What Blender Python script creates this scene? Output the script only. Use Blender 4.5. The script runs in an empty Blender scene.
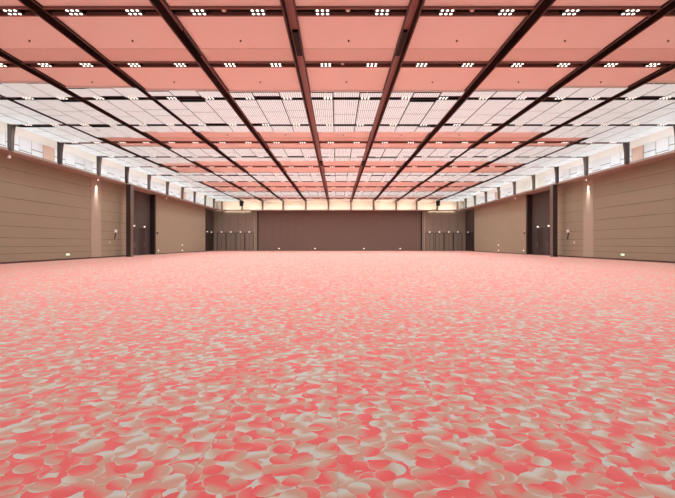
import bpy, math, random
from mathutils import Vector
random.seed(7)
S = bpy.context.scene
COL = S.collection

# ------------------------------------------------------------------ helpers
def lin(h):
    h = h.lstrip('#')
    out = []
    for i in (0, 2, 4):
        c = int(h[i:i + 2], 16) / 255
        out.append(c / 12.92 if c <= .04045 else ((c + .055) / 1.055) ** 2.4)
    return (*out, 1.0)

def mat(name, col, rough=.6, spec=.3, metal=0.0, emit=None, strength=0.0, vary=0.0, vscale=1.5):
    m = bpy.data.materials.new(name)
    m.use_nodes = True
    nt = m.node_tree
    b = nt.nodes['Principled BSDF']
    b.inputs['Base Color'].default_value = lin(col)
    b.inputs['Roughness'].default_value = rough
    b.inputs['Specular IOR Level'].default_value = spec
    b.inputs['Metallic'].default_value = metal
    if emit:
        b.inputs['Emission Color'].default_value = lin(emit)
        b.inputs['Emission Strength'].default_value = strength
    if vary:
        tc = nt.nodes.new('ShaderNodeTexCoord')
        n = nt.nodes.new('ShaderNodeTexNoise')
        n.inputs['Scale'].default_value = vscale
        n.inputs['Detail'].default_value = 4
        nt.links.new(tc.outputs['Object'], n.inputs['Vector'])
        mx = nt.nodes.new('ShaderNodeMix'); mx.data_type = 'RGBA'
        c = lin(col)
        mx.inputs['A'].default_value = tuple(x * (1 - vary) for x in c[:3]) + (1,)
        mx.inputs['B'].default_value = tuple(min(1, x * (1 + vary)) for x in c[:3]) + (1,)
        nt.links.new(n.outputs['Fac'], mx.inputs['Factor'])
        nt.links.new(mx.outputs['Result'], b.inputs['Base Color'])
    return m

class MB:
    """collects faces, then links them as one mesh object"""
    def __init__(self):
        self.v, self.f, self.mi = [], [], []
    def poly(self, pts, mi=0):
        n = len(self.v)
        self.v += [tuple(p) for p in pts]
        self.f.append(tuple(range(n, n + len(pts)))); self.mi.append(mi)
    def hexa(self, lo, hi, mi=0):
        """lo, hi: four corners each (same winding, seen from above counter-clockwise)"""
        n = len(self.v)
        self.v += [tuple(p) for p in lo] + [tuple(p) for p in hi]
        for q in ((3, 2, 1, 0), (4, 5, 6, 7), (0, 1, 5, 4), (1, 2, 6, 5), (2, 3, 7, 6), (3, 0, 4, 7)):
            self.f.append(tuple(n + k for k in q)); self.mi.append(mi)
        return self
    def box(self, x0, x1, y0, y1, z0, z1, mi=0):
        if x0 > x1: x0, x1 = x1, x0
        if y0 > y1: y0, y1 = y1, y0
        if z0 > z1: z0, z1 = z1, z0
        r = lambda z: [(x0, y0, z), (x1, y0, z), (x1, y1, z), (x0, y1, z)]
        return self.hexa(r(z0), r(z1), mi)
    def cyl(self, c, r0, r1, z0, z1, n=12, mi=0):
        a = len(self.v)
        for r, z in ((r0, z0), (r1, z1)):
            for k in range(n):
                t = 2 * math.pi * k / n
                self.v.append((c[0] + r * math.cos(t), c[1] + r * math.sin(t), z))
        for k in range(n):
            j = (k + 1) % n
            self.f.append((a + k, a + j, a + n + j, a + n + k)); self.mi.append(mi)
        self.f.append(tuple(a + k for k in reversed(range(n)))); self.mi.append(mi)
        self.f.append(tuple(a + n + k for k in range(n))); self.mi.append(mi)
        return self
    def lathe(self, c, prof, n=16, mi=0):
        """prof: list of (radius, z), closed at both ends when radius is 0"""
        a = len(self.v)
        for r, z in prof:
            for k in range(n):
                t = 2 * math.pi * k / n
                self.v.append((c[0] + r * math.cos(t), c[1] + r * math.sin(t), c[2] + z))
        for i in range(len(prof) - 1):
            for k in range(n):
                j = (k + 1) % n
                self.f.append((a + i * n + k, a + i * n + j, a + (i + 1) * n + j, a + (i + 1) * n + k)); self.mi.append(mi)
        return self
    def build(self, name, mats, parent=None, loc=None, bevel=0.0, smooth=False):
        me = bpy.data.meshes.new(name)
        me.from_pydata(self.v, [], self.f)
        mats = mats if isinstance(mats, (list, tuple)) else [mats]
        for m in mats: me.materials.append(m)
        for p, i in zip(me.polygons, self.mi):
            p.material_index = i; p.use_smooth = smooth
        me.update()
        o = bpy.data.objects.new(name, me); COL.objects.link(o)
        if parent: o.parent = parent
        if loc: o.location = loc
        if bevel:
            b = o.modifiers.new('bevel', 'BEVEL'); b.width = bevel; b.segments = 2
        return o

def tag(o, label, cat, group=None, kind=None):
    o['label'] = label; o['category'] = cat
    if group: o['group'] = group
    if kind: o['kind'] = kind
    return o

def empty(name, loc, label, cat, group=None, rz=0):
    o = bpy.data.objects.new(name, None); COL.objects.link(o)
    o.location = loc; o.rotation_euler = (0, 0, rz)
    return tag(o, label, cat, group)

NTRIM = [0]
def trim(mb, mats, label=None, parent=None, **k):
    NTRIM[0] += 1
    o = mb.build('trim_%d' % NTRIM[0], mats, parent, **k)
    o['kind'] = 'structure'
    if label: o['label'] = label; o['category'] = 'trim'
    return o
def struct(name, mb, mats, label=None, cat=None, **k):
    o = mb.build(name, mats, **k); o['kind'] = 'structure'
    if label: o['label'] = label; o['category'] = cat
    return o

ORD = ['zeroth', 'first', 'second', 'third', 'fourth', 'fifth', 'sixth', 'seventh', 'eighth', 'ninth', 'tenth',
       'eleventh', 'twelfth', 'thirteenth']

# ------------------------------------------------------------------ measures (metres; camera at x=0, y=0)
EYE = 1.27
F = 410.0
XC = .45                       # middle of the hall
ZB = EYE + 7.08                # underside of the beams
BAY = 3.81
BX = [XC + BAY * k for k in (-4.32, -3.41, -2.5, -1.5, -.5, .5, 1.5, 2.5, 3.41, 4.32)]
POST = 19.85                   # posts, from the middle
LIP = 20.0                     # front edge of the ledge
WALL = 21.05
ALC = 21.5
YD = 70.0                      # back wall
YLIP = 69.05
ROWS = [None, 12.58, 16.3, 20.02, 24.5, 28.84, 33.55, 38.0, 42.5, 47.1, 51.7, 56.1, 60.6, 64.9]
YN = -4.0
ZL0, ZL1 = 6.78, 6.93          # ledge
EDGES = [XC - POST] + BX + [XC + POST]

# ------------------------------------------------------------------ materials
M = {}
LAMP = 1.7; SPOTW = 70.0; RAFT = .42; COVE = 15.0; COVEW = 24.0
M['salmon'] = mat('salmon_ceiling_paint', '#e8e5df', .6, .2, vary=.03, vscale=.6)
M['shaded_band'] = mat('shaded_salmon_ceiling_paint', '#dad0c8', .6, .2, vary=.03, vscale=.6)  # darker tone stands in for the shading of a tilted strip
M['black'] = mat('black_channel_paint', '#0d0a0a', .5, .2)
M['plenum'] = mat('dark_void_paint', '#15100f', .9, .1)
M['beam_brown'] = mat('red_brown_beam_paint', '#ad8680', .4, .4, vary=.05)
M['flange'] = mat('dark_beam_side_paint', '#2a1f1c', .5, .25)
M['flange_edge'] = mat('brown_beam_edge_paint', '#4a332f', .45, .3)
M['row_edge'] = mat('brown_channel_edge_paint', '#7c5a52', .45, .3)
M['wall'] = mat('taupe_wall_fabric', '#968c79', .85, .15, vary=.05, vscale=.8)
M['wall_strip'] = mat('light_taupe_wall_fabric', '#a5998a', .85, .15, vary=.03)
M['groove'] = mat('dark_groove', '#4a3d36', .9, .1)
M['skirt'] = mat('dark_brown_skirting', '#4b2f2a', .5, .3)
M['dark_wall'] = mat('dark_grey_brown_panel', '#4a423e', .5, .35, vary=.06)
M['jamb'] = mat('blackish_brown_jamb', '#2b2320', .5, .3)
M['stage_wall'] = mat('dark_brown_partition_fabric', '#75665f', .85, .15, vary=.04)
M['grey_wall'] = mat('grey_brown_back_panel', '#8c8478', .8, .15, vary=.05)
M['door_dark'] = mat('black_brown_door_leaf', '#2b2524', .4, .4)
M['door_grey'] = mat('charcoal_door_leaf', '#413a39', .4, .4)
M['door_back'] = mat('grey_brown_door_leaf', '#857b71', .7, .2)
M['seam'] = mat('dark_seam', '#3a2f2c', .8, .1)
M['steel'] = mat('brushed_steel', '#b8b4ae', .3, .5, metal=.9)
M['ledge'] = mat('light_taupe_ledge', '#a3948a', .6, .25)
M['white'] = mat('white_wall_panel', '#eef5f7', .5, .3)
M['cream'] = mat('cream_wall_panel', '#e2e4da', .55, .25)
M['back_cream'] = mat('pale_cream_far_wall', '#e6e0d2', .55, .25)
M['peach'] = mat('peach_reflection_panel', '#d8bcaa', .55, .25)  # peach colour painted in for a reflection on the upper wall
M['post'] = mat('dark_taupe_post', '#57504a', .45, .35)
M['far_post'] = mat('taupe_far_post', '#8b7a6c', .5, .3)
M['column'] = mat('dark_brown_column', '#3a302c', .4, .4)
M['column_edge'] = mat('grey_brown_column_face', '#6b605a', .4, .4)
M['fixture_white'] = mat('white_fixture_plastic', '#f2f0ec', .35, .4)
M['speaker'] = mat('black_speaker_cabinet', '#141211', .6, .3)
M['grill'] = mat('black_speaker_grille', '#0c0c0c', .8, .2)
M['sprinkler'] = mat('dark_sprinkler_metal', '#3a2a26', .4, .5, metal=.6)
M['lens'] = mat('lit_downlight_lens', '#ffffff', .4, .2, emit='#fff6ea', strength=LAMP)
M['lens'].cycles.emission_sampling = 'NONE'
M['door_lamp'] = mat('lit_door_lamp', '#ffffff', .4, .2, emit='#fff4e4', strength=1.3)
M['exit_green'] = mat('lit_green_exit_light', '#d8ffe0', .4, .2, emit='#c8f5cf', strength=.8)
M['stage_lamp'] = mat('lit_floor_level_lamp', '#ffffff', .4, .2, emit='#fff0d0', strength=1.0)
M['cove'] = mat('lit_cove_strip', '#ffffff', .4, .2, emit='#e6f5ff', strength=COVE)
M['cove_warm'] = mat('lit_warm_cove_strip', '#ffffff', .4, .2, emit='#fff5e6', strength=COVEW)
M['strip'] = mat('lit_strip_light', '#ffffff', .4, .2, emit='#fff3dc', strength=16)
M['spot'] = mat('lit_wall_spot', '#ffffff', .4, .2, emit='#fff0dc', strength=6)

# white perforated panels: rows of small holes
def perforated():
    m = mat('white_perforated_metal', '#f4f5f3', .5, .3)
    nt = m.node_tree; N = nt.nodes; L = nt.links
    b = N['Principled BSDF']
    tc = N.new('ShaderNodeTexCoord')
    mp = N.new('ShaderNodeMapping'); mp.inputs['Scale'].default_value = (9.5, 9.5, 1)
    mp.inputs['Rotation'].default_value = (0, 0, 0)
    L.new(tc.outputs['Object'], mp.inputs['Vector'])
    v = N.new('ShaderNodeTexVoronoi'); v.voronoi_dimensions = '2D'
    v.inputs['Scale'].default_value = 1.0; v.inputs['Randomness'].default_value = 0
    L.new(mp.outputs['Vector'], v.inputs['Vector'])
    r = N.new('ShaderNodeMapRange'); r.inputs['From Min'].default_value = .27; r.inputs['From Max'].default_value = .33
    L.new(v.outputs['Distance'], r.inputs['Value'])
    mx = N.new('ShaderNodeMix'); mx.data_type = 'RGBA'
    mx.inputs['A'].default_value = lin('#666b6b'); mx.inputs['B'].default_value = lin('#ccd6d6')
    L.new(r.outputs['Result'], mx.inputs['Factor'])
    # glow added to keep the panels neutral against pink bounce; holes stay dimmer
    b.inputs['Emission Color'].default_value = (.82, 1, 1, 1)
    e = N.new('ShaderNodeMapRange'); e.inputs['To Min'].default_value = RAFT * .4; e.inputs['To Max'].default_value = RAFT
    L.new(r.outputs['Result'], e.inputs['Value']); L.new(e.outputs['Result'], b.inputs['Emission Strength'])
    L.new(mx.outputs['Result'], b.inputs['Base Color'])
    return m
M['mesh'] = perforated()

# carpet: overlapping shaded discs in red, salmon and pale grey
def carpet():
    m = bpy.data.materials.new('petal_carpet'); m.use_nodes = True
    nt = m.node_tree; N = nt.nodes; L = nt.links
    b = N['Principled BSDF']
    def math_(op, a, c=None, clamp=False):
        n = N.new('ShaderNodeMath'); n.operation = op; n.use_clamp = clamp
        for i, x in enumerate((a, c)):
            if x is None: continue
            if isinstance(x, (int, float)): n.inputs[i].default_value = x
            else: L.new(x, n.inputs[i])
        return n.outputs[0]
    def mix(f, a, c):
        n = N.new('ShaderNodeMix'); n.data_type = 'RGBA'
        for k, x in (('Factor', f), ('A', a), ('B', c)):
            if isinstance(x, (int, float, tuple)): n.inputs[k].default_value = x
            else: L.new(x, n.inputs[k])
        return n.outputs['Result']
    tc = N.new('ShaderNodeTexCoord')
    sx = N.new('ShaderNodeSeparateXYZ'); L.new(tc.outputs['Object'], sx.inputs[0])
    # carpet lengths: each one shifts the pattern a little
    W_ = .8
    u = math_('DIVIDE', math_('ADD', sx.outputs['X'], 100 * W_), W_)
    col = math_('FLOOR', u)
    fr = math_('FRACT', u)
    shift = math_('MULTIPLY', math_('FRACT', math_('MULTIPLY', col, .381)), 7.3)
    yy = math_('ADD', sx.outputs['Y'], shift)
    cb = N.new('ShaderNodeCombineXYZ'); L.new(sx.outputs['X'], cb.inputs[0]); L.new(yy, cb.inputs[1])
    PAL = {'red': '#fb4550', 'deep': '#f63440', 'salmon': '#e39a89', 'beige': '#d4ac95', 'pale': '#dee7dd', 'grey': '#d0e7ea', 'pink': '#f3857e'}
    P = {k: lin(v) for k, v in PAL.items()}
    nz0 = N.new('ShaderNodeTexNoise'); nz0.inputs['Scale'].default_value = 5; L.new(cb.outputs[0], nz0.inputs['Vector'])
    cur = mix(nz0.outputs['Fac'], P['red'], P['beige'])
    layers = [(4.7, .62, 0.3, 0.0), (5.3, .55, 1.1, .1), (5.6, .5, 2.3, .2), (6.1, .46, 0.0, .3), (5.8, .44, 2.8, .38), (6.7, .42, .7, .45)]
    for i, (sc, rad, rot, absent) in enumerate(layers):
        mp = N.new('ShaderNodeMapping'); mp.vector_type = 'POINT'
        mp.inputs['Location'].default_value = (3.7 * i, 1.9 * i, 0)
        mp.inputs['Rotation'].default_value = (0, 0, rot)
        mp.inputs['Scale'].default_value = (sc, sc * 1.12, 1)
        L.new(cb.outputs[0], mp.inputs['Vector'])
        v = N.new('ShaderNodeTexVoronoi'); v.voronoi_dimensions = '2D'; v.inputs['Scale'].default_value = 1
        v.inputs['Randomness'].default_value = .85
        L.new(mp.outputs['Vector'], v.inputs['Vector'])
        sc_ = N.new('ShaderNodeSeparateColor'); L.new(v.outputs['Color'], sc_.inputs[0])
        R, G, B = sc_.outputs[0], sc_.outputs[1], sc_.outputs[2]
        inside = math_('MULTIPLY', math_('LESS_THAN', v.outputs['Distance'], rad), math_('GREATER_THAN', B, absent))
        d = N.new('ShaderNodeVectorMath'); d.operation = 'SUBTRACT'
        L.new(mp.outputs['Vector'], d.inputs[0]); L.new(v.outputs['Position'], d.inputs[1])
        ds = N.new('ShaderNodeSeparateXYZ'); L.new(d.outputs[0], ds.inputs[0])
        a = math_('MULTIPLY', R, 6.283)
        g = math_('ADD', math_('MULTIPLY', ds.outputs['X'], math_('COSINE', a)), math_('MULTIPLY', ds.outputs['Y'], math_('SINE', a)))
        g = math_('ADD', math_('DIVIDE', g, 2 * rad), .5, clamp=True)
        def ramp(stops):
            r = N.new('ShaderNodeValToRGB'); e = r.color_ramp.elements
            e[0].position, e[0].color = stops[0]; e[1].position, e[1].color = stops[-1]
            for p, c in stops[1:-1]:
                k = e.new(p); k.color = c
            L.new(g, r.inputs[0]); return r.outputs[0]
        r1 = ramp([(.0, P['red']), (.22, P['red']), (.55, P['salmon']), (.82, P['beige']), (1, P['pale'])])
        r2 = ramp([(.0, P['salmon']), (.36, P['beige']), (.72, P['pale']), (.9, P['grey']), (1, P['grey'])])
        r3 = ramp([(.0, P['deep']), (.5, P['red']), (1, P['pink'])])
        c = mix(math_('GREATER_THAN', G, .44), r1, r2)
        c = mix(math_('GREATER_THAN', G, .76), c, r3)
        # a slim pale rim on the far side of each disc
        rim = math_('MULTIPLY', math_('GREATER_THAN', v.outputs['Distance'], rad - .05), math_('GREATER_THAN', g, .55))
        c = mix(math_('MULTIPLY', rim, .45), c, P['pale'])
        cur = mix(inside, cur, c)
    # tufted speckle
    sp = N.new('ShaderNodeTexNoise'); sp.inputs['Scale'].default_value = 160; sp.inputs['Detail'].default_value = 2
    L.new(tc.outputs['Object'], sp.inputs['Vector'])
    spk = N.new('ShaderNodeMapRange'); spk.inputs['From Min'].default_value = .3; spk.inputs['From Max'].default_value = .7
    L.new(sp.outputs['Fac'], spk.inputs['Value'])
    cur = mix(math_('MULTIPLY', spk.outputs[0], .07), cur, P['beige'])
    # seams between the carpet lengths
    seam = math_('LESS_THAN', fr, .012)
    cur = mix(math_('MULTIPLY', seam, .16), cur, lin('#8a5a50'))
    L.new(cur, b.inputs['Base Color'])
    b.inputs['Roughness'].default_value = .48
    b.inputs['Specular IOR Level'].default_value = .34
    b.inputs['Sheen Weight'].default_value = .4
    b.inputs['Sheen Roughness'].default_value = .5
    b.inputs['Sheen Tint'].default_value = (1, .98, .94, 1)
    bp = N.new('ShaderNodeBump'); bp.inputs['Strength'].default_value = .12; bp.inputs['Distance'].default_value = .01
    L.new(sp.outputs['Fac'], bp.inputs['Height']); L.new(bp.outputs[0], b.inputs['Normal'])
    return m
M['carpet'] = carpet()

# ------------------------------------------------------------------ floor
mb = MB(); mb.box(XC - 22.2, XC + 22.2, YN, YD + .5, -.12, 0)
struct('floor', mb, M['carpet'], 'wide red, salmon and pale grey petal-patterned carpet floor', 'floor')

# ------------------------------------------------------------------ ceiling
# white zones: dark void above hung white panels; elsewhere salmon boards
def zone_edges(i):
    """[(y0,y1,row indices crossed)] of the white panels in bay i (0 = against the left posts)"""
    far = abs(i - 5)
    lead = {0: .85, 1: .85, 2: 1.0, 3: 1.35, 4: 1.9, 5: 2.6}[far]
    z = [(ROWS[3] - lead, 26.0), (30.6, 35.2), (41.0, 46.6), (55.6, 62.0)]
    if far == 4: z[0] = (z[0][0], 27.4); z[1] = (29.9, 36.2)
    if far == 5: z = [(ROWS[3] - lead, YLIP - .1)]
    return z
ZS = ZB + .07
mb = MB()
for i in range(11):
    xa = EDGES[i] + (-1.2 if i == 0 else .19); xb = EDGES[i + 1] + (1.2 if i == 10 else -.19)
    y = YN
    zs = zone_edges(i)
    for (a, c) in zs + [(YD + .5, None)]:
        # salmon boards from y to a, with a strip darkened for shade before rows two and five
        cuts = [(y, a, 0)]
        for rk in (2, 5):
            s0, s1 = ROWS[rk] - 1.25, ROWS[rk] - .2
            new = []
            for (p, q, k) in cuts:
                if p < s0 and s1 < q: new += [(p, s0, k), (s0, s1, 1), (s1, q, k)]
                else: new.append((p, q, k))
            cuts = new
        for r in ROWS[1:]:
            new = []
            for (p, q, k) in cuts:
                if p < r + .19 and q > r - .19:
                    new += [(p, r - .19, k), (r + .19, q, k)]
                else: new.append((p, q, k))
            cuts = new
        for (p, q, k) in cuts:
            if q - p > .02:
                dz = .0 if k == 0 else -.015
                mb.box(xa, xb, p, q, ZS + dz, ZS + .06, k)
        if c is None: break
        mb.box(xa, xb, a, c, ZB + .45, ZB + .5, 2)
        mb.box(xa, xb, a - .03, a - .01, ZB - .01, ZB + .5, 0)
        mb.box(xa, xb, c + .01, c + .03, ZB - .01, ZB + .5, 0)
        y = c
mb.box(XC - 22, XC + 22, YN, YD + .5, ZB + .52, ZB + .6, 2)
struct('ceiling', mb, [M['salmon'], M['shaded_band'], M['plenum']], 'salmon painted ceiling boards between dark beams', 'ceiling')

# white perforated panel rafts
def side_words(i):
    d = i - 5
    if d == 0: return 'in the middle bay'
    return '%s bay %s of the middle' % (ORD[abs(d)], 'left' if d < 0 else 'right')
ZN = ['nearest white band', 'second white band', 'third white band', 'farthest white band']
for i in range(11):
    xa, xb = EDGES[i], EDGES[i + 1]
    zs = zone_edges(i)
    pieces = []
    if abs(i - 5) == 5:
        z = zs[0]
        cutp = [28.9, 38.1, 47.2]
        ys = [z[0]] + cutp + [z[1]]
        pieces = [(ys[k], ys[k + 1]) for k in range(4)]
    else: pieces = zs
    for zi, (y0, y1) in enumerate(pieces):
        rows = [r for r in ROWS[1:] if y0 - .1 < r < y1 + .1]
        mb = MB()
        n = 3
        w = (xb - xa) / n
        for c in range(n):
            px0 = xa + c * w + (.026 if c else random.choice((.215, .215, .05)) if i not in (4, 5, 6, 7) else .217)
            px1 = xa + (c + 1) * w - (.026 if c < n - 1 else random.choice((.215, .215, .05)) if i not in (3, 4, 5, 6) else .217)
            if i == 0 and c == 0: px0 = xa + .02
            if i == 10 and c == n - 1: px1 = xb - .02
            # cut lengthways at the rows, then at staggered joints
            stops = [y0 + (0 if zi else random.uniform(-.08, .08))]
            seg = []
            p = stops[0]
            for r in rows:
                seg.append((p, r - random.choice((.15, .18, .2, .2, .36)) ))
                p = r + random.choice((.15, .18, .2, .2, .45))
            seg.append((p, y1 + (random.uniform(-.1, .1) if abs(i - 5) < 5 else 0)))
            for (a, e) in seg:
                if e - a < .1: continue
                cuts = [a]
                if e - a > 1.8:
                    k = max(1, round((e - a) / 2.3))
                    for j in range(1, k + (1 if c % 2 == 0 else 0)):
                        cuts.append(a + (e - a) * (j / (k + (1 if c % 2 == 0 else 0))) + random.uniform(-.3, .3))
                cuts.append(e)
                for a2, e2 in zip(cuts[:-1], cuts[1:]):
                    mb.box(px0, px1, a2 + .025, e2 - .025, ZB - .025, ZB - .018)
        # hanger rods up to the slab
        for hx in (xa + .9, xb - .9):
            for hy in (y0 + .45, y1 - .45):
                mb.cyl((hx, hy), .012, .012, ZB - .019, ZB + .46, 6)
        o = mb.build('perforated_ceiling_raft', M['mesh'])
        if abs(i - 5) == 5:
            lab = 'white perforated ceiling panels along the %s posts, %s stretch from the front' % ('left' if i == 0 else 'right', ORD[zi + 1])
        else:
            lab = 'white perforated ceiling panels, %s, %s' % (ZN[zi], side_words(i))
        tag(o, lab, 'ceiling panels', 'hung white perforated ceiling panels')

# long beams: inverted channels, brown plate between dark flanges
for x in BX:
    mb = MB()
    mb.box(x - .215, x - .165, YN, YLIP + .1, ZB, ZB + .42, 1)
    mb.box(x + .165, x + .215, YN, YLIP + .1, ZB, ZB + .42, 1)
    mb.box(x - .216, x - .164, YN, YLIP + .1, ZB - .012, ZB, 2)
    mb.box(x + .164, x + .216, YN, YLIP + .1, ZB - .012, ZB, 2)
    mb.box(x - .165, x + .165, YN, YLIP + .1, ZB + .36, ZB + .42, 0)
    d = round((x - XC) / BAY + (.5 if x > XC else -.5))
    # plain dark cover boxes sit in the channel here and there
    for yb in (14.25, 37.0):
        mb.box(x - .1, x + .1, yb, yb + 1.8, ZB + .25, ZB + .361, 3)
    trim(mb, [M['beam_brown'], M['flange'], M['flange_edge'], M['black']],
         'long ceiling beam running to the back wall, %s %s of the middle' % (ORD[abs(d)], 'left' if d < 0 else 'right'))

# cross channels between the long beams
for k in range(1, 14):
    y = ROWS[k]
    mb = MB()
    for i in range(11):
        a = EDGES[i] + (.217 if i else -.1); c = EDGES[i + 1] - (.217 if i < 10 else -.1)
        mb.box(a, c, y - .225, y - .165, ZB, ZB + .2, 1)
        mb.box(a, c, y + .165, y + .225, ZB, ZB + .2, 1)
        mb.box(a, c, y - .165, y + .165, ZB + .12, ZB + .2, 0)
    trim(mb, [M['black'], M['row_edge'] if k in (1, 2, 5, 7) else M['flange']], 'black cross channel in the ceiling, %s from the front' % ORD[k])

# ------------------------------------------------------------------ recessed downlights, six lenses each
def cluster_meshes():
    h = MB()
    h.box(-.25, .25, -.135, .135, .012, .12)
    for s in (-1, 1):
        h.box(-.25, .25, s * .135, s * .15, .03, .12)
        h.box(s * .25, s * .265, -.15, .15, .03, .12)
    ho = h.build('housing', M['black']); hm = ho.data; bpy.data.objects.remove(ho)
    l = MB(); l.cyl((0, 0), .046, .046, .0, .012, 12)
    lo = l.build('lens', M['lens']); lm = lo.data; bpy.data.objects.remove(lo)
    w = MB()
    w.box(-.25, .25, -.135, .135, .012, .12, 0)
    for ix in (-1, 0, 1):
        for iy in (-1, 1):
            w.cyl((ix * .155, iy * .095), .044, .044, .0, .012, 8, 1)
    wo = w.build('recessed_downlight', [M['black'], M['lens']]); wm = wo.data; bpy.data.objects.remove(wo)
    return hm, lm, wm
HM, LM, WM = cluster_meshes()
BEAM = bpy.data.lights.new('downlight_beam', 'SPOT'); BEAM.energy = SPOTW; BEAM.color = (1, .98, .95)
BEAM.spot_size = math.radians(155); BEAM.spot_blend = .6; BEAM.shadow_soft_size = .02
BEAM2 = BEAM.copy(); BEAM2.energy = SPOTW * 1.4
SPOTS = [(ix * .155, iy * .095) for iy in (-1, 1) for ix in (-1, 0, 1)]
for k in range(1, 14):
    xs = []
    for i in range(11):
        a, c = EDGES[i], EDGES[i + 1]
        for fr in (.265, .745):
            xs.append(a + (c - a) * fr)
    left = sorted([x for x in xs if x < XC], reverse=True); right = sorted([x for x in xs if x >= XC])
    for side, lst in (('left', left), ('right', right)):
        for n, x in enumerate(lst, 1):
            lab = 'lit six-lens downlight in the %s cross channel from the front, %s %s of the middle' % (ORD[k], ORD[n], side)
            grp = 'downlights of the %s cross channel' % ORD[k]
            if k <= 5:
                r = empty('recessed_downlight', (x, ROWS[k], ZB), lab, 'downlight', grp)
                h = bpy.data.objects.new('housing', HM); COL.objects.link(h); h.parent = r
                for (dx, dy) in SPOTS:
                    q = bpy.data.objects.new('lens', LM); COL.objects.link(q); q.parent = r; q.location = (dx, dy, 0)
            else:
                r = bpy.data.objects.new('recessed_downlight', WM); COL.objects.link(r); r.location = (x, ROWS[k], ZB)
                tag(r, lab, 'downlight', grp)
            bl = bpy.data.objects.new('downlight_beam', BEAM if k < 7 else BEAM2); COL.objects.link(bl); bl.parent = r; bl.location = (0, 0, -.03)

# one more lit channel just behind the picture's upper edge
for y in (8.86,):
    mb = MB()
    for i in range(11):
        a = EDGES[i] + .217; c = EDGES[i + 1] - .217
        mb.box(a, c, y - .225, y + .225, ZB - .002, ZB + .09, 0)
        for fr in (.265, .745):
            xm = EDGES[i] + (EDGES[i + 1] - EDGES[i]) * fr
            for (dx, dy) in SPOTS:
                mb.cyl((xm + dx, y + dy), .042, .046, ZB - .02, ZB, 8, 1)
    o = trim(mb, [M['black'], M['lens']], 'lit cross channel overhead, before the first one in the picture')
    for i in range(11):
        for fr in (.265, .745):
            bl = bpy.data.objects.new('downlight_beam', BEAM); COL.objects.link(bl); bl.parent = o
            bl.location = (EDGES[i] + (EDGES[i + 1] - EDGES[i]) * fr, y, ZB - .04)

# sprinkler heads in the salmon boards
def bay_name(i):
    d = i - 5
    return 'middle bay' if d == 0 else '%s bay %s of the middle' % (ORD[abs(d)], 'left' if d < 0 else 'right')
sm = MB(); sm.lathe((0, 0, 0), [(0, -.05), (.028, -.05), (.032, -.04), (.01, -.035), (.01, -.015), (.035, -.01), (.04, 0), (0, 0)], 10)
so = sm.build('ceiling_sprinkler', M['sprinkler']); SM = so.data; bpy.data.objects.remove(so)
for (yy, rng, word) in ((14.45, range(2, 9), 'between the first and second cross channels'),
                        (18.15, range(2, 9), 'between the second and third cross channels'),
                        (27.0, range(3, 8), 'before the fifth cross channel')):
    for i in rng:
        x = EDGES[i] + (EDGES[i + 1] - EDGES[i]) * .49
        o = bpy.data.objects.new('ceiling_sprinkler', SM); COL.objects.link(o); o.location = (x, yy, ZS)
        tag(o, 'dark sprinkler head %s, %s' % (word, bay_name(i)), 'sprinkler', 'ceiling sprinklers')
dm = MB(); dm.lathe((0, 0, 0), [(0, .03), (.04, .032), (.06, .045), (.07, .07), (.07, .12), (0, .12)], 16)
do = dm.build('smoke_detector', M['fixture_white'], smooth=True); DM = do.data; bpy.data.objects.remove(do)
for (k, i) in ((1, 5), (1, 4), (1, 6), (2, 5)):
    x = EDGES[i] + (EDGES[i + 1] - EDGES[i]) * (.47 if k == 1 else .44)
    o = bpy.data.objects.new('smoke_detector', DM); COL.objects.link(o); o.location = (x, ROWS[k], ZB)
    tag(o, 'small white dome detector in the %s cross channel, %s' % (ORD[k], bay_name(i)), 'detector', 'white dome detectors')

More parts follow.
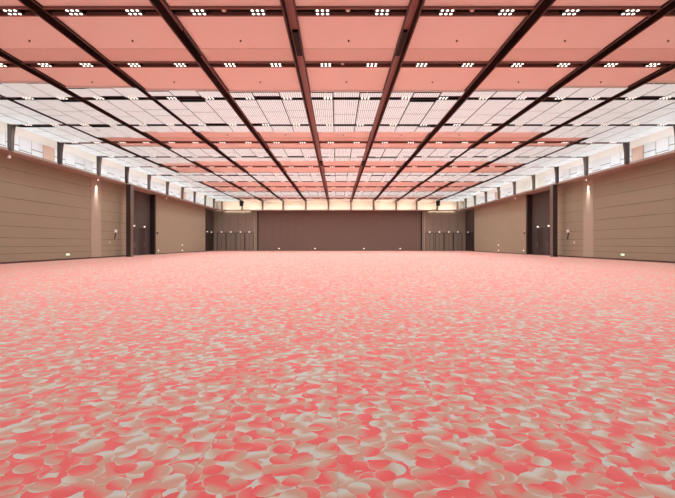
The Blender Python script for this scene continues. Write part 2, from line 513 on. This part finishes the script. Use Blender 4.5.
# ------------------------------------------------------------------ side walls
ZJ = [.6, 1.05, 1.62, 2.35, 3.21, 4.12, 5.08, 5.95]
Y_ALC0, Y_ALC1 = 40.6, 46.2
Y_ALC2 = 64.5
def planks(mb, s, y0, y1, zs, mi_face, mi_gr):
    """boards laid lengthways on a side wall with thin grooves"""
    x = XC + s * WALL
    edges = [.1] + zs + [ZL0]
    for a, c in zip(edges[:-1], edges[1:]):
        mb.box(x, x - s * .03, y0, y1, a + .01, c - .01, mi_face)
for s, nm in ((-1, 'left'), (1, 'right')):
    mb = MB()
    X = XC + s * WALL
    O = XC + s * (WALL + .7)
    mb.box(X, O, YN, Y_ALC0, 0, ZL0, 1)
    mb.box(X, O, Y_ALC1, Y_ALC2, 0, ZL0, 0)
    planks(mb, s, YN, 34.25, ZJ, 0, 1)
    planks(mb, s, 35.75, Y_ALC0, ZJ, 0, 1)
    mb.box(X, X - s * .045, 34.27, 35.73, .1, ZL0, 2)
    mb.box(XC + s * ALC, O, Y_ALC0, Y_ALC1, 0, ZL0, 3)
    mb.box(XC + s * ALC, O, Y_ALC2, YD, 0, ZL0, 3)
    # jamb faces of the recesses
    mb.box(X - s * .02, X + s * .45, Y_ALC0 - .02, Y_ALC0 + .02, 0, ZL0, 4)
    mb.box(X - s * .06, X + s * .45, Y_ALC1 - .04, Y_ALC1 + .3, 0, ZL0, 4)
    mb.box(X - s * .06, X + s * .45, Y_ALC2 - .3, Y_ALC2 + .04, 0, ZL0, 4)
    struct('wall_' + nm, mb, [M['wall'], M['groove'], M['wall_strip'], M['dark_wall'], M['jamb']],
           '%s side wall of taupe boards with long thin grooves' % nm, 'wall')
    # skirting
    mb = MB()
    mb.box(X, X - s * .05, YN, Y_ALC0, 0, .11); mb.box(X, X - s * .03, Y_ALC1 + .3, Y_ALC2 - .3, 0, .09)
    o = mb.build('baseboard_' + nm, M['skirt']); o['kind'] = 'structure'
    # ledge with a lip
    mb = MB()
    mb.box(XC + s * (WALL + .7), XC + s * LIP, YN, YLIP, ZL0, ZL0 + .05)
    mb.box(XC + s * (LIP + .06), XC + s * LIP, YN, YLIP, ZL0 + .05, ZL1)
    trim(mb, M['ledge'], 'light taupe ledge along the top of the %s wall' % nm)
    # upper wall above the ledge, in bays of panels
    mb = MB()
    XU = XC + s * (WALL + .1)
    mb.box(XU, XU + s * .3, YN, YD + .5, ZL0 + .05, ZB + .5, 3)
    ys = [YN, 2, 7, 12.58] + ROWS[2:] + [YD]
    for b, (a, c) in enumerate(zip(ys[:-1], ys[1:])):
        rk = b - 2   # bay after row rk
        rnd = random.Random(b * 3 + (s > 0))
        n = 4
        for q in range(n):
            p0 = a + (c - a) * q / n; p1 = a + (c - a) * (q + 1) / n
            mi = 0
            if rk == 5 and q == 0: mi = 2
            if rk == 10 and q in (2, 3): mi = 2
            if s > 0 and (rk == 8 or (rk == 9 and q < 2)): mi = 1
            if rk >= 13: mi = 1
            zmid = [ZL0 + .05, 7.35 + (.28 if q % 2 else 0), 8.22]
            if mi: zmid = [ZL0 + .05, 8.22]
            for za, zb in zip(zmid[:-1], zmid[1:]):
                mb.box(XU, XU - s * .03, p0 + .025, p1 - .025, za + .022, zb - .022, mi)
    # sloping cream band up to the ceiling edge
    for (a, c) in ((YN, YLIP),):
        xa, xb = XC + s * (WALL + .08), XC + s * (POST + .2)
        pts = [(xa, a, 8.2), (xa, c, 8.2), (xb, c, ZB + .05), (xb, a, ZB + .05)]
        lo = pts if s > 0 else pts[::-1]
        hi = [(p[0], p[1], p[2] + .05) for p in lo]
        mb.hexa(lo, hi, 1)
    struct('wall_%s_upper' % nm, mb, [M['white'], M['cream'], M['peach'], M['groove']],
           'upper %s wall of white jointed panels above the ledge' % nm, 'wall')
    # cove strip lying on the ledge behind the lip
    mb = MB()
    for a, c in zip([2] + ROWS[1:], ROWS[1:] + [69.0]):
        mb.box(XC + s * (LIP + .16), XC + s * (LIP + .24), a + .3, c - .3, ZL0 + .05, ZL0 + .1)
    trim(mb, M['cove'], 'lit cove strip on the %s ledge' % nm)
    # posts between ledge and ceiling
    for k in range(3, 14):
        y = ROWS[k]
        mb = MB()
        x0 = XC + s * POST
        w0, w1 = .13, .2
        def ring(z, w, d):
            xs_ = sorted((x0 - s * w, x0 + s * d))
            return [(xs_[0], y - .13, z), (xs_[1], y - .13, z), (xs_[1], y + .13, z), (xs_[0], y + .13, z)]
        lo_, md_, hi_ = ring(ZL0 + .04, .0, .2), ring(7.7, .03, .2), ring(ZB + .08, .12, .2)
        mb.hexa(lo_, md_); mb.hexa(md_, hi_)
        trim(mb, M['post'] if k not in (5, 7) else M['column'],
             'tapered dark post above the %s ledge at the %s cross channel' % (nm, ORD[k]))
    # floor-to-ledge column
    mb = MB()
    xa, xb = sorted((XC + s * 19.78, XC + s * 20.18))
    mb.box(xa, xb, 38.35, 38.95, 0, ZL0, 0)
    xi = XC + s * 19.78
    mb.box(xi, xi - s * .02, 38.38, 38.92, 0, ZL0, 1)
    trim(mb, [M['column'], M['column_edge']], 'tall dark column standing before the %s wall recess' % nm)

# ------------------------------------------------------------------ back wall
XS0, XS1 = XC - 13.97, XC + 13.97
mb = MB()
mb.box(XC - 22.2, XS0, YD, YD + .5, 0, ZL0, 0)
mb.box(XS1, XC + 22.2, YD, YD + .5, 0, ZL0, 0)
mb.box(XS0, XS1, YD + .12, YD + .5, 0, ZL0, 1)
for x in (XS0, XS1):
    mb.box(x - .1, x + .1, YD - .03, YD + .2, 0, ZL0, 2)
s_ = [XS0 + .1 + (XS1 - XS0 - .2) * k / 22 for k in range(23)]
for a, c in zip(s_[:-1], s_[1:]):
    mb.box(a + .006, c - .006, YD + .06, YD + .121, .02, ZL0, 1)
for x in (XS0 - .55, XS1 + .55):
    mb.box(x - .09, x + .09, YD - .04, YD, 0, ZL0, 3)
for s in (-1, 1):      # slim upright joints of the grey panels
    for k in range(1, 5):
        x = XC + s * (14.6 + k * 1.37)
        mb.box(x - .012, x + .012, YD - .004, YD, 3.6, ZL0, 4)
struct('wall_back', mb, [M['grey_wall'], M['stage_wall'], M['jamb'], M['wall_strip'], M['groove']],
       'far wall with a wide dark brown partition between grey panels', 'wall')
# upper back wall
mb = MB()
mb.box(XC - 22.2, XC + 22.2, YD + .1, YD + .5, ZL0, ZB + .5, 0)
struct('wall_back_upper', mb, M['back_cream'], 'cream upper far wall above the ledge', 'wall')
# back ledge with rounded corners
mb = MB()
mb.box(XC - LIP, XC + LIP, YLIP, YD + .5, ZL0, ZL0 + .05)
mb.box(XC - LIP, XC + LIP, YLIP, YLIP + .06, ZL0 + .05, ZL1)
for s in (-1, 1):
    R = 1.3; n = 8
    cx, cy = XC + s * (LIP - R), YLIP - R
    arc = [(cx + s * R * math.sin(t), cy + R * math.cos(t)) for t in [math.pi / 2 * k / n for k in range(n + 1)]]
    for (p, q) in zip(arc[:-1], arc[1:]):
        c0 = (XC + s * LIP, YLIP)
        tri = [p, q, c0]
        if s > 0: tri = tri[::-1]
        mb.poly([(t[0], t[1], ZL0) for t in tri]); mb.poly([(t[0], t[1], ZL1) for t in reversed(tri)])
        mb.poly([(p[0], p[1], ZL0), (q[0], q[1], ZL0), (q[0], q[1], ZL1), (p[0], p[1], ZL1)])
trim(mb, M['ledge'], 'light taupe ledge across the far wall with rounded corners')
mb = MB()
for a, c in zip(EDGES[:-1], EDGES[1:]):
    mb.box(a + .4, c - .4, YLIP + .2, YLIP + .28, ZL0 + .05, ZL0 + .1)
trim(mb, M['cove_warm'], 'lit warm cove strip on the far ledge')
for x in EDGES:
    mb = MB()
    mb.box(x - .13, x + .13, YLIP - .06, YLIP + .2, ZL0 + .04, ZB + .02)
    d = x - XC
    idx = EDGES.index(x)
    n_ = idx - 5 if idx >= 6 else 6 - idx
    trim(mb, M['far_post'], 'short post above the far ledge, %s %s of the middle' % (ORD[n_], 'left' if d < 0 else 'right'))
# lit strips under the far ledge at both corners
for s, nm in ((-1, 'left'), (1, 'right')):
    mb = MB()
    xa, xb = sorted((XC + s * 15.2, XC + s * 19.6))
    mb.box(xa, xb, YD - .12, YD - .07, ZL0 - .03, ZL0 + .01)
    o = mb.build('strip_downlight', M['strip'])
    fb = MB(); fb.box(xa - .3, xb + .3, YLIP + .005, YLIP + .05, ZL0 - .1, ZL0)
    trim(fb, M['ledge'], 'shallow board hiding the strip light under the far ledge at the %s corner' % nm)
    tag(o, 'lit strip under the far ledge washing the %s grey panel' % nm, 'strip light', 'strip lights under the far ledge')

# ------------------------------------------------------------------ doors
ND = [0]
def double_door(c, w, h, axis, s, mats, label, handles=True):
    """c: middle of the door on the wall face; axis 'y' = on a side wall (s = -1 left, 1 right), 'x' = on the back wall"""
    ND[0] += 1
    t = bpy.data.objects.new('door_%d' % ND[0], None); COL.objects.link(t)
    t.location = c; t['kind'] = 'structure'; t['label'] = label; t['category'] = 'door'
    if axis == 'y': t.rotation_euler = (0, 0, math.radians(90 if s > 0 else -90))   # local -y faces into the hall
    if axis == 'y' and s > 0: t.rotation_euler = (0, 0, math.radians(-90))
    if axis == 'y' and s < 0: t.rotation_euler = (0, 0, math.radians(90))
    fr = MB()
    for q in (-1, 1):
        fr.box(q * w / 2, q * (w / 2 + .07), -.05, .02, 0, h + .07)
    fr.box(-w / 2, w / 2, -.05, .02, h, h + .07)
    fr.build('door_frame', mats[2], t)
    for j, q in enumerate((-1, 1)):
        lf = MB()
        lf.box(q * .02, q * (w / 2 - .01), -.03, .01, .015, h - .01)
        a = min(q * .12, q * (w / 2 - .12)); b_ = max(q * .12, q * (w / 2 - .12))
        l = lf.build('door_leaf', mats[j], t)
        if handles:
            hm = MB(); hm.box(q * .07, q * .1, -.09, -.065, .85, 1.35)
            hm.box(q * .07, q * .1, -.07, -.03, .9, .93); hm.box(q * .07, q * .1, -.07, -.03, 1.27, 1.3)
            hm.build('door_handle', M['steel'], l)
    g = MB(); g.box(-.02, .02, -.012, .01, .015, h - .01); g.build('door_seam', M['seam'], t)
    return t
lampm = MB(); lampm.box(-.11, .11, -.1, 0, -.05, .05); lampm.box(-.13, .13, -.02, 0, -.07, .07)
def lamp(loc, rz, label, group, m=None):
    o = MB().box(-.13, .13, -.02, 0, -.07, .07)
    r = empty('door_lamp', loc, label, 'lamp', group, rz)
    o.build('back_plate', M['fixture_white'], r)
    MB().box(-.09, .09, -.1, -.02, -.045, .045).build('lamp_shade', m or M['door_lamp'], r)
    return r
for s, nm in ((-1, 'left'), (1, 'right')):
    X = XC + s * ALC
    rz = math.radians(-90 if s > 0 else 90)
    for j, y in enumerate((42.45, 44.75)):
        w1 = 'nearer' if j == 0 else 'farther'
        double_door((X, y, 0), 1.9, 2.85, 'y', s, [M['door_dark'], M['door_grey'], M['dark_wall']] if s * (1) < 0 else [M['door_grey'], M['door_dark'], M['dark_wall']],
                    '%s of two dark double doors in the %s recess behind the column' % (w1, nm))
        lamp((X, y, 3.08), rz, 'small lit lamp over the %s dark double door behind the %s column' % (w1, nm), 'lamps over the dark side doors')
    for j, y in enumerate((66.3, 68.6)):
        w1 = 'nearer' if j == 0 else 'farther'
        double_door((X, y, 0), 1.7, 2.95, 'y', s, [M['door_dark'], M['door_dark'], M['jamb']],
                    '%s of two dark double doors in the %s recess at the far corner' % (w1, nm), handles=False)
        if s < 0 or j == 1:
            lamp((X, y, 3.15), rz, 'small lit lamp over the %s dark door at the far %s corner' % (w1, nm), 'lamps over the far corner doors')
for s, nm, pxs in ((-1, 'left', (249.3, 240.5, 230.9, 221.5)), (1, 'right', (429.6, 439.4, 448.8, 457.8))):
    for j, px in enumerate(pxs):
        x = (px - 337) * YD / F
        double_door((x, YD, 0), 1.36, 3.0, 'x', 0, [M['door_back'], M['door_back'], M['seam']],
                    'grey-brown double door in the far wall, %s %s of the dark partition' % (ORD[j + 1], nm), handles=False)
        lamp((x, YD, 3.2), 0, 'small lit lamp over the %s grey door %s of the dark partition' % (ORD[j + 1], nm), 'lamps over the far wall doors')

# ------------------------------------------------------------------ small fittings
def globe(loc, label):
    r = empty('pendant_camera', loc, label, 'camera', 'white globe cameras under the ledges')
    MB().lathe((0, 0, 0), [(0, -.1), (.05, -.088), (.086, -.05), (.1, 0), (.086, .05), (.05, .088), (0, .1)], 16).build('globe', M['fixture_white'], r, smooth=True)
    MB().cyl((0, 0), .022, .022, .09, ZL0 - loc[2] + .01, 8).build('rod', M['ledge'], r)
globe((XC - 20.04, ROWS[4], 6.42), 'white globe camera on a rod under the left ledge, nearest one')
globe((XC - 20.04, ROWS[9], 6.42), 'white globe camera on a rod under the left ledge beyond the column')
globe((XC + 20.04, ROWS[9], 6.42), 'white globe camera on a rod under the right ledge beyond the column')

for s, nm in ((-1, 'left'), (1, 'right')):
    X = XC + s * WALL
    rz = math.radians(-90 if s > 0 else 90)
    # spot under the ledge that washes the light strip of the wall
    r = empty('wall_spot', (X - s * .22, 35.0, ZL0), 'small lit spotlight under the %s ledge above the pale wall strip' % nm, 'spotlight', 'spotlights under the ledges')
    MB().cyl((0, 0), .07, .07, -.12, 0, 12).build('lamp_body', M['fixture_white'], r)
    MB().cyl((0, 0), .05, .05, -.125, -.119, 12).build('lens', M['spot'], r)
    L = bpy.data.lights.new('wall_spot_beam', 'SPOT'); L.energy = 800; L.spot_size = math.radians(30); L.spot_blend = .9; L.shadow_soft_size = .05
    L.color = (1, .93, .84)
    lo = bpy.data.objects.new('wall_spot_beam', L); COL.objects.link(lo); lo.parent = r; lo.location = (0, 0, -.14)
    lo.rotation_euler = (0, math.radians(-9) * s, 0)
    # green exit light near the floor
    y = (31.3 if s < 0 else 30.8)
    r = empty('low_exit_light', (X - s * .03, y, .42), 'small green-lit exit light low on the %s taupe wall' % nm, 'exit light', 'low exit lights')
    r.rotation_euler = (0, 0, rz)
    MB().box(-.24, .24, -.02, 0, -.1, .1).build('back_plate', M['steel'], r)
    MB().box(-.18, .18, -.03, -.02, -.06, .06).build('lit_panel', M['exit_green'], r)
    # white fitting with a dark hanging lever
    r = empty('wall_fitting', (X - s * .03, 38.0, 2.4), 'small white fitting with a dark lever on the %s wall before the column' % nm, 'wall fitting', 'white wall fittings', rz)
    MB().box(-.16, .16, -.12, 0, -.13, .13).build('body', M['fixture_white'], r, bevel=.02)
    q = MB(); q.hexa([(-.2, -.06, -.75), (-.1, -.06, -.75), (-.1, -.02, -.75), (-.2, -.02, -.75)], [(.0, -.06, -.1), (.1, -.06, -.1), (.1, -.02, -.1), (.0, -.02, -.1)])
    q.build('lever', M['jamb'], r)
    r = empty('wall_socket', (X - s * .03, 37.1, 1.35), 'small pale socket plate on the %s wall beside the pale strip' % nm, 'socket', 'wall sockets', rz)
    MB().box(-.06, .06, -.015, 0, -.09, .09).build('plate', M['fixture_white'], r)
    MB().box(-.025, .025, -.02, -.015, -.03, .03).build('socket_face', M['jamb'], r)
    # far taupe wall: sensor, low lights, sockets
    r = empty('wall_sensor', (X, 47.0, 2.45), 'small dark and white sensor on the far part of the %s taupe wall' % nm, 'sensor', 'wall sensors', rz)
    MB().box(-.12, .12, -.06, 0, -.1, .1).build('body', M['speaker'], r); MB().cyl((0, 0), .05, .05, .1, .2, 10).build('cap', M['fixture_white'], r)
    for y, z, lab in ((47.2, .45, 'small pale low lamp near the floor beside the %s recess'), (54.5, 1.05, 'small pale plate at hip height on the far %s wall'), (54.5, .35, 'small pale low lamp under the plate on the far %s wall')):
        r = empty('low_wall_lamp', (X, y, z), lab % nm, 'wall lamp', 'pale low wall lamps', rz)
        MB().box(-.13, .13, -.03, 0, -.08, .08).build('back_plate', M['steel'], r)
        MB().box(-.1, .1, -.045, -.03, -.055, .055).build('lit_panel', M['stage_lamp'], r)

for j, px in enumerate((279, 315, 363.9, 400.3)):
    x = (px - 337) * YD / F
    r = empty('low_wall_lamp', (x, YD + .06, .38), 'small lit lamp low on the dark far partition, %s from the left' % ORD[j + 1], 'wall lamp', 'low lamps on the dark partition')
    MB().box(-.15, .15, -.03, 0, -.09, .09).build('back_plate', M['steel'], r)
    MB().box(-.12, .12, -.05, -.03, -.06, .06).build('lit_panel', M['stage_lamp'], r)

# hanging black speakers near the back corners
for s, nm, x in ((-1, 'left', -15.45), (1, 'right', 16.35)):
    r = empty('hanging_speaker', (x, 66.2, 7.72), 'black speaker hung from the ceiling near the far %s corner' % nm, 'speaker', 'hanging black speakers')
    r.rotation_euler = (math.radians(12), 0, math.radians(18 * s * -1))
    c = MB(); c.hexa([(-.28, -.35, -.42), (.28, -.35, -.42), (.2, .3, -.42), (-.2, .3, -.42)], [(-.34, -.4, .38), (.34, -.4, .38), (.24, .3, .38), (-.24, .3, .38)])
    c.build('cabinet', M['speaker'], r, bevel=.03)
    g = MB(); g.hexa([(-.25, -.385, -.38), (.25, -.385, -.38), (.25, -.34, -.38), (-.25, -.34, -.38)], [(-.3, -.425, .34), (.3, -.425, .34), (.3, -.38, .34), (-.3, -.38, .34)])
    g.build('grille', M['grill'], r)
    h = MB(); h.cyl((0, 0), .04, .04, .37, .75, 8); h.box(-.3, .3, -.03, .03, .38, .44)
    h.build('hanger', M['post'], r)

# ------------------------------------------------------------------ light, world, camera
w = bpy.data.worlds.new('World'); S.world = w; w.use_nodes = True
w.node_tree.nodes['Background'].inputs[0].default_value = (1, .97, .94, 1)
w.node_tree.nodes['Background'].inputs[1].default_value = .5

cam = bpy.data.cameras.new('Camera'); co = bpy.data.objects.new('Camera', cam); COL.objects.link(co)
co.location = (0, 0, EYE); co.rotation_euler = (math.radians(90), 0, 0)
cam.sensor_width = 36; cam.lens = F / 675 * 36
cam.shift_x = .5 / 675; cam.shift_y = -5.7 / 675
cam.clip_end = 300; cam.clip_start = .05
S.camera = co
S.view_settings.view_transform = 'Standard'; S.view_settings.look = 'None'
S.view_settings.gamma = 1; S.view_settings.use_curve_mapping = False
S.view_settings.exposure = .31
S.cycles.use_denoising = True
S.cycles.max_bounces = 8; S.cycles.diffuse_bounces = 5
S.cycles.sample_clamp_indirect = 8
